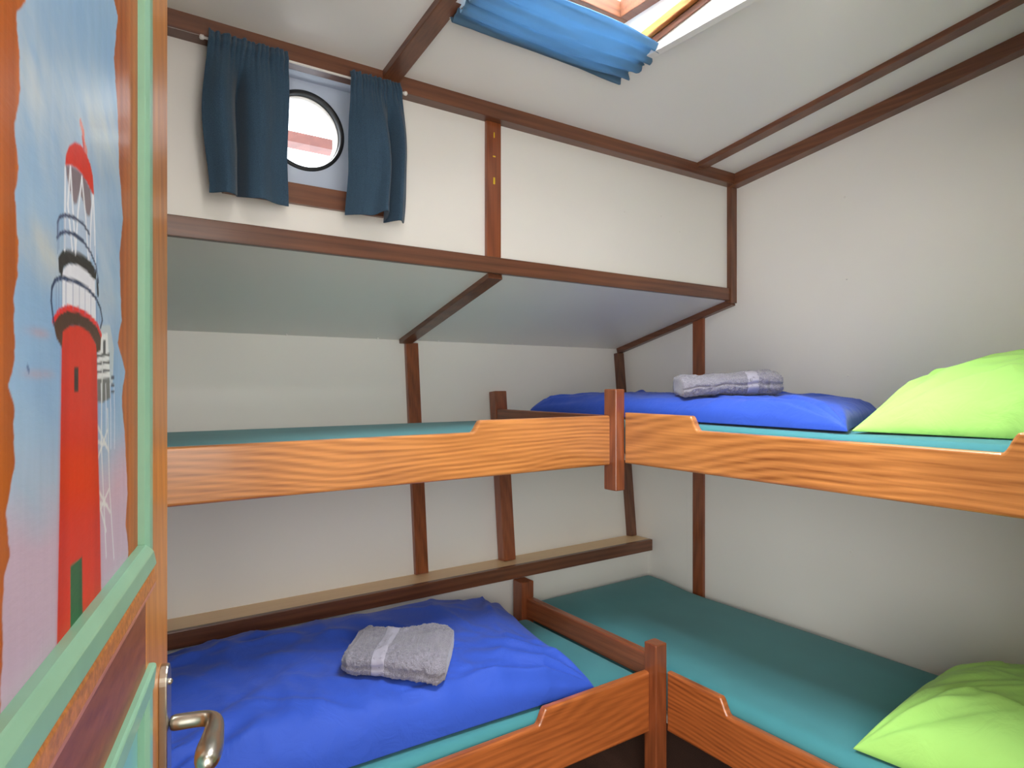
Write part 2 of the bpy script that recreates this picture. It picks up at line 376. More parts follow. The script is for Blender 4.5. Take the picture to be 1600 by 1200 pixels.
# ------------------------------------------------------------------ porthole
PX, PZ, PR, YP = 0.517, 0.660, 0.103, 1.70
w1 = empty('window_1', (PX, YP, OZ0)); struct(w1, 'round porthole in a pale blue recess between two curtains', 'window')
bm = bmesh.new()      # back panel with round hole, and the outer plate the same way
def holed(bm, x0, x1, z0, z1, cx, cz, r, y, th, n=96):
    for yy in (y, y+th):
        inner = []; outer = []
        for k in range(n):
            a = 2*math.pi*k/n; c, s = math.cos(a), math.sin(a)
            inner.append(bm.verts.new((cx+r*c, yy, cz+r*s)))
            t = min(((x1-cx)/c if c > 1e-9 else 1e9), ((x0-cx)/c if c < -1e-9 else 1e9), ((z1-cz)/s if s > 1e-9 else 1e9), ((z0-cz)/s if s < -1e-9 else 1e9))
            outer.append(bm.verts.new((cx+t*c, yy, cz+t*s)))
        for k in range(n): bm.faces.new((inner[k], inner[(k+1) % n], outer[(k+1) % n], outer[k]))
        if yy == y: in0 = inner
    for k in range(n): bm.faces.new((in0[k], in0[(k+1) % n], inner[(k+1) % n], inner[k]))
holed(bm, OX0-.02, OX1+.02, OZ0-.03, OZ1+.06, PX, PZ, PR, YP, .02)
obj('recess_panel', bm, M['portpanel'], w1)
bm = bmesh.new()
add_box(bm, OX0-.01, OX1+.01, YB+.006, YP+.01, OZ1, OZ1+.012); add_box(bm, OX0-.012, OX0, YB+.006, YP+.01, OZ0-.01, OZ1+.01)
add_box(bm, OX1, OX1+.012, YB+.006, YP+.01, OZ0-.01, OZ1+.01); add_box(bm, OX0-.01, OX1+.01, YB+.006, YP+.01, OZ0-.012, OZ0)
obj('recess_lining', bm, M['portpanel'], w1)
bm = bmesh.new(); add_box(bm, OX0, OX1-.035, YB-.014, YB+.012, OZ0-.048, OZ0+.002, .002); obj('window_sill', bm, M['trimX'], w1)
def ring(bm, cx, cz, ro, ri, y0, y1, n=96, bevel=.002):
    prof = [(ro, y1), (ro, y0+bevel), (ro-bevel, y0), (ri+bevel, y0), (ri, y0+bevel), (ri, y1)]
    R = [[bm.verts.new((cx+r*math.cos(2*math.pi*k/n), y, cz+r*math.sin(2*math.pi*k/n))) for k in range(n)] for r, y in prof]
    for i in range(len(R)):
        a, b = R[i], R[(i+1) % len(R)]
        for k in range(n): bm.faces.new((a[k], a[(k+1) % n], b[(k+1) % n], b[k]))
bm = bmesh.new(); ring(bm, PX, PZ, PR+.001, PR-.009, YP-.006, YP+.05); obj('rubber_seal', bm, M['black'], w1, True)
bm = bmesh.new(); ring(bm, PX, PZ, PR-.009, PR-.012, YP+.012, YP+.05); obj('porthole_frame', bm, M['white'], w1, True)
bm = bmesh.new(); bmesh.ops.create_circle(bm, cap_ends=True, segments=64, radius=PR-.012, matrix=Matrix.Translation((PX, YP+.03, PZ)) @ Matrix.Rotation(math.pi/2, 4, 'X')); obj('window_pane', bm, M['glass'], w1)
# ship's rail outside, seen through the porthole
bw = empty('bulwark_rail', (.9, 3.2, 0.3)); tag(bw, 'reddish brown deck rail outside, seen through the porthole', 'rail')
bm = bmesh.new(); add_beam(bm, (-1.5, 3.2, 1.185), (4.0, 3.2, 1.185), .10, .05); obj('handrail', bm, M['rust'], bw)
for x in (-.6, .35, 1.05, 2.0, 3.0):
    bm = bmesh.new(); add_beam(bm, (x, 3.2, .3), (x, 3.2, 1.11), .02, .02); obj('stanchion', bm, M['white'], bw)

# ------------------------------------------------------------------ skylight
w2 = empty('window_2', ((SKX0+SKX1)/2, (SKY0+SKY1)/2, zc(1.0))); struct(w2, 'bright skylight hatch in the ceiling with a wooden frame', 'window')
bm = bmesh.new()
t = .022; ZT = 1.01
add_box(bm, SKX0-t, SKX0, SKY0-t, SKY1+t, .845, ZT); add_box(bm, SKX1, SKX1+t, SKY0-t, SKY1+t, .845, ZT)
add_box(bm, SKX0, SKX1, SKY0-t, SKY0, .90, ZT); add_box(bm, SKX0, SKX1, SKY1, SKY1+t, .845, ZT)
obj('hatch_lining', bm, M['whitepaint'], w2)
for x0_, x1_, y0_, y1_ in ((SKX1-.016, SKX1, SKY0, SKY1), (SKX0, SKX0+.016, SKY0, SKY1)):
    bm = bmesh.new(); add_beam(bm, ((x0_+x1_)/2, y0_, zc(y0_)+.018), ((x0_+x1_)/2, y1_, zc(y1_)+.018), x1_-x0_, .022); obj('inner_bead', bm, M['railY'], w2)
for x0_, x1_, y0_, y1_ in ((SKX0, SKX1, SKY1-.03, SKY1), (SKX0, SKX1, SKY0, SKY0+.03), (SKX1-.03, SKX1, SKY0+.03, SKY1-.03), (SKX0, SKX0+.03, SKY0+.03, SKY1-.03)):
    bm = bmesh.new(); add_box(bm, x0_, x1_, y0_, y1_, ZT-.045, ZT, .002); obj('hatch_frame', bm, M['trimX'], w2)
for nm, x0, x1, y0, y1, mt in (('frame_trim', SKX0-.03, SKX0+.004, SKY0-.03, SKY1+.03, 'trimY'), ('frame_trim', SKX1-.004, SKX1+.016, SKY0-.03, SKY1+.03, 'trimY'),
                     ('frame_trim', SKX0, SKX1, SKY1-.004, SKY1+.03, 'trimX'), ('frame_trim', SKX0, SKX1, SKY0-.03, SKY0+.004, 'trimX')):
    bm = bmesh.new()
    add_beam(bm, ((x0+x1)/2, y0, zc(y0)-.006), ((x0+x1)/2, y1, zc(y1)-.006), x1-x0, .018)
    obj(nm, bm, M[mt], w2)
bm = bmesh.new(); add_beam(bm, (SKX1+.018, SKY0-.03, zc(SKY0-.03)-.006), (SKX1+.018, SKY1+.03, zc(SKY1+.03)-.006), .006, .02); obj('edge_strip', bm, M['whitepaint'], w2)
bm = bmesh.new()
add_box(bm, SKX0, SKX1, 1.0-.02, 1.0+.02, ZT-.04, ZT-.002, .003); add_box(bm, .985-.018, .985+.018, SKY0, SKY1, ZT-.042, ZT-.003, .003)
obj('glazing_bar', bm, M['whitepaint'], w2)
bm = bmesh.new(); add_box(bm, SKX0-t, SKX1+t, SKY0-t, SKY1+t, ZT, ZT+.006); obj('window_pane', bm, M['glass'], w2)

# blue cloth strung across the hull side of the skylight
cl = empty('skylight_curtain', (.98, 1.22, zc(1.22)-.04)); tag(cl, 'blue gathered cloth strung on wires under the skylight', 'curtain')
bm = bmesh.new(); nu, nv = 160, 60; G = []
for i in range(nu+1):
    s = i/nu; row = []
    for j in range(nv+1):
        q = j/nv
        x0 = SKX0-.01; x1 = SKX1+.02+.006*math.sin(q*38)+.004*math.sin(q*77+1)
        x = x0+(x1-x0)*s
        sag = math.sin(math.pi*s)
        y = 1.305-.165*q-.012*sag*(q)+.008*sag*(1-q)
        z = zc(y)-.022-.020*math.sin(math.pi*q)*(.55+.45*sag)
        gather = (abs(2*s-1))**3
        z += (.0035+.0035*gather)*math.sin(q*26+2.2*math.sin(3*s+1)+.5*s) + .003*math.sin(q*55+4*s)*(.3+gather) + .004*fbm(s*3, q*9, 2)
        row.append(bm.verts.new((x, y, z)))
    G.append(row)
for i in range(nu):
    for j in range(nv): bm.faces.new((G[i][j], G[i+1][j], G[i+1][j+1], G[i][j+1]))
o = obj('cloth', bm, M['skycurtain'], cl, True); o.modifiers.new('solid', 'SOLIDIFY').thickness = .0012
for y in (1.302, 1.143):
    bm = bmesh.new(); add_tube(bm, [(SKX0-.01, y, zc(y)-.019), (SKX1+.02, y, zc(y)-.019)], .0015, 8); obj('wire', bm, M['white'], cl, True)

# ------------------------------------------------------------------ curtains
def curtain(x0, x1, seed, mode, label):
    root = empty('window_curtain', ((x0+x1)/2, 1.572, .42)); tag(root, label, 'curtain', 'pair of short blue curtains at the porthole')
    bm = bmesh.new(); nu, nv = 170, 120; G = []
    top, bot = .785, .422
    for i in range(nu+1):
        s = i/nu; row = []
        for j in range(nv+1):
            q = j/nv
            if mode == 0:      # left one: deep fold about one third in, flat panel on the right
                folds = .020*math.exp(-((s-.16-.05*q)/.14)**2)*(1-.2*q) - .022*math.exp(-((s-.42+.02*q)/.055)**2)*sm(.05, .4, q) + .014*math.exp(-((s-.62)/.16)**2) - .006*q*s
                xw = -.012*math.sin(math.pi*min(1, q*1.05))*(1-s)
                hem = .012*math.exp(-((s-.40)/.06)**2)
            else:              # right one: two folds that open towards the hem
                folds = .010*math.sin(6.2*s-.6)+.024*math.exp(-((s-.58)/.11)**2)*q - .014*math.exp(-((s-.72)/.05)**2)*sm(.1, .5, q) + .018*math.exp(-((s-.88)/.09)**2)
                xw = .022*math.sin(math.pi*q*.85)*s*(1 if q < 1 else .9) - .012*sm(.6, 1, q)*(1-s)
                hem = .010*math.exp(-((s-.56)/.10)**2)
            amp = sm(0.03, .35, q)
            g = math.exp(-(q/.13)**2)
            ruf = (.0022*math.sin(s*62+seed)+.0024*math.sin(s*101+2*seed)+.003*math.sin(s*29+seed))*(.07+g)
            pocket = .0055*math.exp(-((q-.055)/.03)**2)
            y = 1.564 - 2.0*folds*amp - ruf - pocket - .004*q + .002*fbm(s*6+seed, q*4, 1)
            if mode == 1 and q > .9: y -= .0
            x = x0+(x1-x0)*s + xw + .002*math.sin(q*9+s*5)
            z = top-(top-bot)*q + .0015*math.sin(s*58+seed)*g - .003*fbm(s*9, seed, 3)*(1-q) + hem*sm(.85, 1, q)
            row.append(bm.verts.new((x, y, z)))
        G.append(row)
    for i in range(nu):
        for j in range(nv): bm.faces.new((G[i][j], G[i+1][j], G[i+1][j+1], G[i][j+1]))
    o = obj('cloth', bm, M['curtain'], root, True); o.modifiers.new('solid', 'SOLIDIFY').thickness = .0016
    return root
curtain(.262, .437, 1.3, 0, 'dark blue curtain hanging left of the porthole')
curtain(.588, .722, 4.1, 1, 'dark blue curtain hanging right of the porthole, fluttering at its hem')
rod = empty('curtain_rod', (.49, 1.575, .762)); tag(rod, 'thin white curtain rod above the porthole', 'curtain rod')
bm = bmesh.new(); add_tube(bm, [(.252, 1.574, .769), (.745, 1.574, .769)], .003, 12); obj('rod', bm, M['white'], rod, True)
for x in (.250, .742):
    bm = bmesh.new(); add_tube(bm, [(x-.004, 1.574, .769), (x-.002, 1.574, .769), (x+.004, 1.574, .769), (x+.006, 1.574, .769)], [.003, .0055, .0055, .003], 14)
    add_tube(bm, [(x, 1.574, .769), (x, 1.586, .772)], .002, 8); obj('rod_end', bm, M['white'], rod, True)

# ------------------------------------------------------------------ bunks
def notch_profile(ts, zt, zn, zb, notches, step=.045):
    """outline of a rail: raised top zt with lowered stretches; returns list of (t,z)"""
    t0, t1 = ts; top = []
    pts = [(t0, zt)]
    for a, b in notches:
        # going down at a, up at b with S curves
        n = 8
        if a is not None:
            for k in range(n+1):
                f = k/n; pts.append((a+(step)*f, zn+(zt-zn)*(.5+.5*math.cos(math.pi*f))))
        else: pts[-1] = (t0, zn)
        if b is not None:
            for k in range(n+1):
                f = k/n; pts.append((b-step+step*f, zt-(zt-zn)*(.5+.5*math.cos(math.pi*f))))
    last = zt if (not notches or notches[-1][1] is not None) else zn
    pts.append((t1, last)); pts += [(t1, zb), (t0, zb)]
    out = [pts[0]]
    for p in pts[1:]:
        if abs(p[0]-out[-1][0])+abs(p[1]-out[-1][1]) > 1e-5: out.append(p)
    return out
def railX(parent, x0, x1, y, zt, zn, zb, notches, mat='railX', th=.024):
    bm = bmesh.new(); add_prism(bm, notch_profile((x0, x1), zt, zn, zb, notches, .03), lambda a, b, t: (a, t, b), y, y+th, .007, 3)
    return obj('side_rail', bm, M[mat], parent, False)
def railY(parent, y0, y1, x, zt, zn, zb, notches, mat='railY', th=.024):
    bm = bmesh.new(); add_prism(bm, notch_profile((y0, y1), zt, zn, zb, notches, .03), lambda a, b, t: (t, a, b), x, x+th, .007, 3)
    return obj('side_rail', bm, M[mat], parent, False)
XP = 1.452    # partition plane between the left and right bunks
# upper left
b1 = empty('bunk_bed', (.45, 1.85, -.25)); tag(b1, 'upper bunk along the porthole wall with honey coloured notched side rail', 'bunk bed')
railX(b1, XL, 1.43, 1.515, -.100, -.132, -.257, [(-.25, .945)])
bm = bmesh.new(); add_box(bm, XL, 1.44, 1.539, 2.18, -.245, -.225); obj('base_board', bm, M['under'], b1)
bm = bmesh.new(); add_box(bm, 1.420, 1.458, 1.486, 1.541, -.336, -.016, .004, 3); obj('post', bm, M['postZ'], b1)
bm = bmesh.new(); add_beam(bm, (1.452, hy(-.03)-.030, -.030), (1.452, hy(ZL)-.030, ZL), .056, .045, (0, 1, 0), .003); obj('post', bm, M['postZ'], b1)
bm = bmesh.new(); add_beam(bm, (1.438, 1.54, -.135), (1.438, 2.175, -.135), .022, .07, (0, 0, 1), .004); obj('divider_rail', bm, M['postY'], b1)
# upper right
b2 = empty('bunk_bed', (1.8, 1.05, -.25)); tag(b2, 'upper bunk along the right wall with honey coloured notched side rail', 'bunk bed')
railY(b2, YN+.002, 1.484, XP+.002, -.090, -.130, -.250, [(.455, 1.225)])
bm = bmesh.new(); add_box(bm, XP+.032, XR-.016, YN+.01, 2.10, -.245, -.225); obj('base_board', bm, M['under'], b2)
# lower left
b3 = empty('bunk_bed', (.45, 1.7, -E)); tag(b3, 'lower bunk along the porthole wall under blue bedding', 'bunk bed')
railX(b3, XL, 1.43, 1.352, -.853, -.893, -1.032, [(-.25, 1.045)], 'lowX')
bm = bmesh.new(); add_box(bm, XL, 1.44, 1.376, 2.05, -1.02, -1.0); obj('base_board', bm, M['under'], b3)
bm = bmesh.new(); add_box(bm, 1.426, 1.472, 1.324, 1.372, -E, -.768, .004, 3); obj('post', bm, M['postZ'], b3)
bm = bmesh.new(); add_box(bm, 1.415, 1.47, 1.985, 2.045, -E, -.748, .004, 3); obj('post', bm, M['postZ'], b3)
bm = bmesh.new(); add_beam(bm, (1.452, 1.37, -.845), (1.452, 1.99, -.845), .03, .075, (0, 0, 1), .006); obj('divider_rail', bm, M['postY'], b3)
# lower right
b4 = empty('bunk_bed', (1.8, 1.05, -E)); tag(b4, 'lower bunk along the right wall with bare teal mattress', 'bunk bed')
railY(b4, YN+.002, 1.322, 1.468, -.853, -.895, -1.028, [(.45, 1.135)], 'lowY')
bm = bmesh.new(); add_box(bm, 1.492, XR-.016, YN+.01, 2.05, -1.02, -1.0); obj('base_board', bm, M['under'], b4)

# ------------------------------------------------------------------ mattresses and soft things
def soft_slab(name, quad, zb, th, p=6, nu=90, nv=90, wr=.004, wf=7, seed=0, mat=None, parent=None, zfn=None, tilt=None, flatbottom=True, pinch=0.0, edge=.35, hole=None, creases=0, camp=.006):
    """quad: four (x,y) corners; thickness th falls to zero at the rim with exponent p; wrinkled top"""
    bm = bmesh.new(); q = [Vector((a, b, 0)) for a, b in quad]
    rs = random.Random(seed*7+1); CR = []
    for k in range(creases):
        if k % 2 == 0:
            cx_, cy2 = rs.choice(((-1, -1), (1, -1), (1, 1), (-1, 1))); an = math.atan2(-cy2, -cx_)+rs.uniform(-.6, .6); r0 = rs.uniform(.1, .35)
            x0_, y0_ = cx_+r0*math.cos(an), cy2+r0*math.sin(an)
        else: x0_, y0_, an = rs.uniform(-.8, .8), rs.uniform(-.8, .8), rs.uniform(0, 6.28)
        L_ = rs.uniform(.35, 1.0); CR.append((x0_, y0_, math.cos(an), math.sin(an), L_, rs.uniform(.025, .06), rs.choice((-1, 1, 1))*rs.uniform(.5, 1), rs.uniform(-.25, .25)))
    def P(s, t, top):
        a, b = 2*s-1, 2*t-1
        # bow the sides inwards a little between the corners (ears)
        ss = s; tt = t
        k = 1-pinch*(1-b*b)*0 ; 
        A = a*(1-pinch*(1-abs(b)**2)*abs(a)**3); B = b*(1-pinch*(1-abs(a)**2)*abs(b)**3)
        ss, tt = (A+1)/2, (B+1)/2
        base = (q[0]*(1-ss)+q[1]*ss)*(1-tt)+(q[3]*(1-ss)+q[2]*ss)*tt
        f = ((1-abs(a)**p)*(1-abs(b)**p)); f = max(0, f)**edge
        d = 0
        if top:
            x, y = base.x, base.y
            wx = x+.05*fbm(x*5, y*5, seed+9); wy = y+.05*fbm(x*5+7, y*5, seed+4)
            r = 1-abs(fbm(wx*wf, wy*wf*.55, seed, 3))*2.2
            d = wr*(max(0, r)**3)+wr*1.3*fbm(x*2.3+seed, y*2.3, seed*3.1, 3)
            for (x0_, y0_, ux, uy, L_, w_, am, cv) in CR:
                al = (a-x0_)*ux+(b-y0_)*uy
                if 0 < al < L_:
                    ac = -(a-x0_)*uy+(b-y0_)*ux+cv*al*al
                    if abs(ac) < 4*w_: d += camp*am*math.sin(math.pi*al/L_)*(math.exp(-(ac/w_)**2)-.5*math.exp(-((ac-1.6*w_)/w_)**2))
            if pinch:
                for ca, cb in ((-1, -1), (1, -1), (1, 1), (-1, 1)):
                    dd = math.hypot(a-ca, b-cb); an = math.atan2(b-cb, a-ca)
                    d += wr*1.1*math.exp(-(dd/.55)**2)*math.sin(an*15+seed+ca)*min(1, dd*5)
        hz = th*f if top else -th*.10*f*0
        z = zb+(hz+d*min(1, f*1.5) if top else 0)
        if tilt: z += tilt(base.x, base.y)*(1 if True else 0)
        if zfn: z += zfn(base.x, base.y)*f*(1 if top else 0)
        if not top: z -= .002
        return (base.x, base.y, z)
    def gs(i, n):   # denser at the rim
        x = i/n; return .5-.5*math.cos(math.pi*x) if p > 3 else (.35*x+.65*(.5-.5*math.cos(math.pi*x)))
    T = [[bm.verts.new(P(gs(i, nu), gs(j, nv), True)) for j in range(nv+1)] for i in range(nu+1)]
    Bt = [[(T[i][j] if i in (0, nu) or j in (0, nv) else bm.verts.new(P(gs(i, nu), gs(j, nv), False))) for j in range(nv+1)] for i in range(nu+1)]
    for i in range(nu):
        for j in range(nv):
            bm.faces.new((T[i][j], T[i+1][j], T[i+1][j+1], T[i][j+1]))
            try: bm.faces.new((Bt[i][j], Bt[i][j+1], Bt[i+1][j+1], Bt[i+1][j]))
            except ValueError: pass
    o = obj(name, bm, mat, parent, True)
    return o

def mattress(x0, x1, y0, y1, z0, z1, seed, label, r=.03):
    root = empty('mattress', ((x0+x1)/2, (y0+y1)/2, z0)); tag(root, label, 'mattress', None)
    tmp = bmesh.new(); bm = bmesh.new()
    add_box(bm, x0, x1, y0, y1, z0, z1, r, 5)
    bmesh.ops.triangulate(bm, faces=[f for f in bm.faces if len(f.verts) > 4])
    bmesh.ops.subdivide_edges(bm, edges=[e for e in bm.edges if e.calc_length() > .2], cuts=26, use_grid_fill=True)
    for v in bm.verts:
        if v.co.z > z1-.035:
            ex = min(v.co.x-x0, x1-v.co.x); ey = min(v.co.y-y0, y1-v.co.y); e = min(ex, ey)
            k = sm(0, .12, e)
            v.co.z += .004*k+.004*fbm(v.co.x*3+seed, v.co.y*3, seed)*k+(.018*sm(1.75, 2.0, v.co.y)*sm(-.01, .03, e) if seed == 4 else 0)
    tmp.free()
    o = obj('fitted_sheet', bm, M['sheet'], root, True)
    return root
mattress(XL+.005, 1.424, 1.545, 2.165, -.224, -.142, 1, 'teal upper mattress on the bunk beside the porthole wall')
mattress(XP+.03, XR-.018, YN+.02, 2.14, -.224, -.118, 2, 'teal upper mattress on the right wall bunk under blue duvet')
mattress(XL+.005, 1.434, 1.380, 1.98, -.999, -.876, 3, 'teal lower mattress on the bunk beside the porthole wall')
mattress(1.495, XR-.018, YN+.02, 2.055, -.999, -.866, 4, 'bare teal lower mattress along the right wall', .04)

from mathutils.bvhtree import BVHTree
def top_of(o):
    tree = BVHTree.FromPolygons([v.co+o.location for v in o.data.vertices], [tuple(p.vertices) for p in o.data.polygons])
    def f(x, y):
        h = tree.ray_cast(Vector((x, y, E+2)), Vector((0, 0, -1)))[0]
        return (h.z-E) if h is not None else -9
    return f
# blue duvets
o = soft_slab('duvet', [(.02, 1.42), (1.24, 1.385), (1.35, 2.03), (.02, 2.02)], -.864, .110, p=5, nu=150, nv=110, wr=.010, wf=6, seed=3, mat=M['duvet'], pinch=.03, edge=.42, creases=34, camp=.007,
              zfn=lambda x, y: .046*sm(1.68, 1.95, y)*(1-.5*sm(.9, 1.3, x))+.012*sm(1.1, .3, x))
duvet_low = top_of(o)
tag(o, 'royal blue folded duvet on the lower bunk with a towel on it', 'duvet')
o = soft_slab('duvet', [(1.50, .80), (2.13, 1.02), (2.10, 2.10), (1.52, 2.08)], -.109, .069, p=6, nu=110, nv=150, wr=.007, wf=6, seed=8, mat=M['duvet'], pinch=.03, edge=.36, creases=30, camp=.005)
duvet_up = top_of(o)
tag(o, 'royal blue folded duvet on the upper bunk by the right wall', 'duvet')
# lime pillows
o = soft_slab('pillow', [(1.52, .80), (1.60, .17), (2.13, .17), (2.12, .80)], -.109, .185, p=2.2, nu=140, nv=140, wr=.010, wf=6, seed=5, mat=M['pillow'], pinch=.05, edge=.5, creases=34, camp=.009,
              tilt=None)
tag(o, 'lime green pillow on the upper bunk', 'pillow')
o = soft_slab('pillow', [(1.525, .80), (1.56, .16), (2.13, .16), (2.12, .82)], -.856, .175, p=2.4, nu=140, nv=140, wr=.008, wf=6, seed=11, mat=M['pillow'], pinch=.05, edge=.5, creases=30, camp=.007)
tag(o, 'lime green pillow on the lower bunk at the right', 'pillow')

# towels
def towel(cx, cy, rest, L, W, H, ang, band_at, seed, label, layers, roll=False):
    z0 = rest(cx, cy)+.002; root = empty('towel', (cx, cy, z0)); tag(root, label, 'towel', None)
    ca, sa = math.cos(ang), math.sin(ang)
    def section(off=0.0, n=64):
        pts = []
        for k in range(n):
            a = 2*math.pi*k/n; c, s = math.cos(a), math.sin(a); e = .5 if not roll else .75
            pts.append(((W/2+off)*math.copysign(abs(c)**e, c), H/2+(H/2+off)*math.copysign(abs(s)**e, s)))
        return pts
    def place(l, wv, h):
        x = l+.006*fbm(l*9, wv*8, seed+2); 
        # sag and slant
        hh = h*(1+.10*math.sin(l*17+seed)*(1 if h > H*.5 else 0))
        px, py = cx+x*ca-wv*sa, cy+x*sa+wv*ca; zz = rest(px, py)
        if zz < -5: zz = z0
        return (px, py, (.75*zz+.25*z0 if zz < z0 else zz)+.002+hh)
    def sleeve(l0, l1, off, n, nl, rough, caps=True):
        bm = bmesh.new(); R = []
        sec = section(off, n)
        for i in range(nl+1):
            l = l0+(l1-l0)*i/nl; ring_ = []
            tap = 1.0
            e = min(l-(-L/2), L/2-l)
            tap = .86+.14*sm(0, .018, e)
            for k, (a, b) in enumerate(sec):
                dn = rough*noise.noise((l*420, a*420, b*420+seed))+rough*1.4*noise.noise((l*90, a*90, b*90+seed)) + .003*noise.noise((l*20, a*20, b*20+seed))
                aa = a*(1+dn/(W/2))*tap; bb = H/2+(b-H/2)*(1+dn/(H/2))*tap
                # layer grooves on the front and end faces
                for ly in layers:
                    g = math.exp(-((bb-ly*H)/.0035)**2)
                    if abs(a) > W*.40: aa -= math.copysign(.006*g, aa)
                ring_.append(bm.verts.new(place(l, aa, bb)))
            R.append(ring_)
        for u, v in zip(R, R[1:]):
            for k in range(n): bm.faces.new((u[k], u[(k+1) % n], v[(k+1) % n], v[k]))
        if caps:
            for rr, flip in ((R[0], 1), (R[-1], -1)):
                prev = rr
                for q in (.75, .5, .25):
                    c = Vector((0, 0, 0))
                    for v in rr: c += v.co
                    c /= n
                    cur = [bm.verts.new(c+(v.co-c)*q+Vector((-ca*flip, -sa*flip, 0))*.006*(1-q)*(1+.8*math.sin(q*20))) for v in rr]
                    for k in range(n): bm.faces.new((prev[k], prev[(k+1) % n], cur[(k+1) % n], cur[k]))
                    prev = cur
                bm.faces.new(prev)
        return bm
    obj('terry_body', sleeve(-L/2, L/2, 0, 130, 190, .0026), M['towel'], root, True)
    obj('woven_band', sleeve(band_at-.017, band_at+.017, .0016, 110, 14, .0002, False), M['band'], root, True).modifiers.new('solid', 'SOLIDIFY').thickness = .001
    return root
RA = math.atan2(-math.sin(YAW), math.cos(YAW))
towel(.742, 1.60, duvet_low, .262, .235, .056, RA-.03, -.035, 1, 'grey folded towel on the blue duvet of the lower bunk', (.5,))
towel(1.70, 1.285, duvet_up, .30, .15, .068, RA+.02, .055, 6, 'grey folded towel on the blue duvet of the upper bunk', (.5,), True)

# ------------------------------------------------------------------ the door, swung into the cabin on the left
TH = math.radians(-20.5)            # direction of the door leaf from the view axis
cy_, sy_ = math.cos(YAW), math.sin(YAW)
def RF(R, F, z): return (R*cy_+F*sy_, -R*sy_+F*cy_, z)
aR, aF = math.sin(TH), math.cos(TH); nR, nF = math.cos(TH), -math.sin(TH)
def DP(d, h, z): return RF(-h*nR+d*aR, -h*nF+d*aF, z)   # d along the leaf, h distance of the surface from the eye's parallel plane
HS, HP, HC = .120, .126, .1125     # stile face, panel face, moulding crest
d_end = .916
def dpx(x, h):
    u = (x-800)/F_PX
    return h*(nR-u*nF)/(aR-u*aF)
DD = empty('door_1', DP(.1, HS+.02, -E+.01)); struct(DD, 'open wooden cabin door with green mouldings and a painted lighthouse', 'door')
def dbox(bm, d0, d1, h0, h1, z0, z1, bev=.0):
    tmp = bmesh.new()
    vs = [tmp.verts.new(DP(d, h, z)) for d in (d0, d1) for h in (h0, h1) for z in (z0, z1)]
    for f in ((0, 1, 3, 2), (4, 6, 7, 5), (0, 4, 5, 1), (2, 3, 7, 6), (0, 2, 6, 4), (1, 5, 7, 3)): tmp.faces.new([vs[i] for i in f])
    bmesh.ops.recalc_face_normals(tmp, faces=tmp.faces)
    if bev: bmesh.ops.bevel(tmp, geom=list(tmp.edges), offset=bev, segments=2, affect='EDGES', profile=.6)
    merge(bm, tmp)
D0, DZ0, DZ1 = .09, -E+.012, .70
pd0, pd1, pz0, pz1 = .205, .750, -.172, .60       # painted panel
ld0, ld1, lz0, lz1 = .205, .750, -1.10, -.315     # lower panel
bm = bmesh.new(); dbox(bm, pd1+.014, d_end, HS, .158, DZ0, DZ1, .002); obj('lock_stile', bm, M['doorwood'], DD)
bm = bmesh.new(); dbox(bm, D0, pd0, HS, .158, DZ0, DZ1, .002); obj('hinge_stile', bm, M['doorwood'], DD)
bm = bmesh.new(); dbox(bm, pd0, pd1+.0135, HS, .157, lz1, pz0, .001); obj('middle_rail', bm, M['doorrail'], DD)
bm = bmesh.new(); dbox(bm, pd0, pd1+.0135, HS, .157, pz1, DZ1, .001); obj('top_rail', bm, M['doorrail'], DD)
bm = bmesh.new(); dbox(bm, pd0, pd1+.0135, HS, .157, DZ0, lz0, .001); obj('bottom_rail', bm, M['doorrail'], DD)
bm = bmesh.new(); dbox(bm, ld0-.005, ld1+.005, HP, .152, lz0-.005, lz1+.005); obj('lower_panel', bm, M['lowpanel'], DD)

def moulding(bm, dA, zA, dB, zB, hp, hc, wid, side, n=10, s0=0.0, mitre=(0, 0)):
    """strip from A to B; cross section rises from hp to hc over 'wid' towards 'side' (dd,dz)"""
    dh = hp-hc
    prof = [(s0, .15), (s0, hp-dh*.25), (s0+wid*.04, hp-dh*.42), (s0+wid*.26, hc+dh*.10), (s0+wid*.32, hc+dh*.01), (s0+wid*.38, hc), (s0+wid*.90, hc), (s0+wid*.97, hc+dh*.1), (s0+wid, hc+dh*.35), (s0+wid, .15)]
    ex = ((dB-dA), (zB-zA)); L = math.hypot(*ex); ex = (ex[0]/L, ex[1]/L)
    A = [bm.verts.new(DP(dA+side[0]*w_-ex[0]*w_*mitre[0], h, zA+side[1]*w_-ex[1]*w_*mitre[0])) for w_, h in prof]
    B = [bm.verts.new(DP(dB+side[0]*w_+ex[0]*w_*mitre[1], h, zB+side[1]*w_+ex[1]*w_*mitre[1])) for w_, h in prof]
    for i in range(len(prof)-1): bm.faces.new((A[i], A[i+1], B[i+1], B[i]))
    bm.faces.new(A); bm.faces.new(B[::-1])
def frame(d0, d1, z0, z1, hp, hc, wid, name, mat, s0=0.0, only=None):
    for (a, b, c, e, sd) in ((d0, z0, d1, z0, (0, -1)), (d1, z0, d1, z1, (1, 0)), (d1, z1, d0, z1, (0, 1)), (d0, z1, d0, z0, (-1, 0))):
        if only and sd not in only: continue
        bm = bmesh.new(); moulding(bm, a, b, c, e, hp, (hc+.0035 if sd[0] and hc < .118 else hc), wid, sd, s0=s0, mitre=(1, 1)); o = obj(name, bm, M[mat], DD, False)
PD1 = dpx(215, HP); PZ0 = -.165
frame(.215, PD1, PZ0, .58, HS+.001, HC, .028, 'green_moulding', 'green')
frame(.215, PD1, PZ0, .58, HS+.0005, HS-.0045, .022, 'worn_bead', 'bead', s0=.0285, only=((0, -1),))
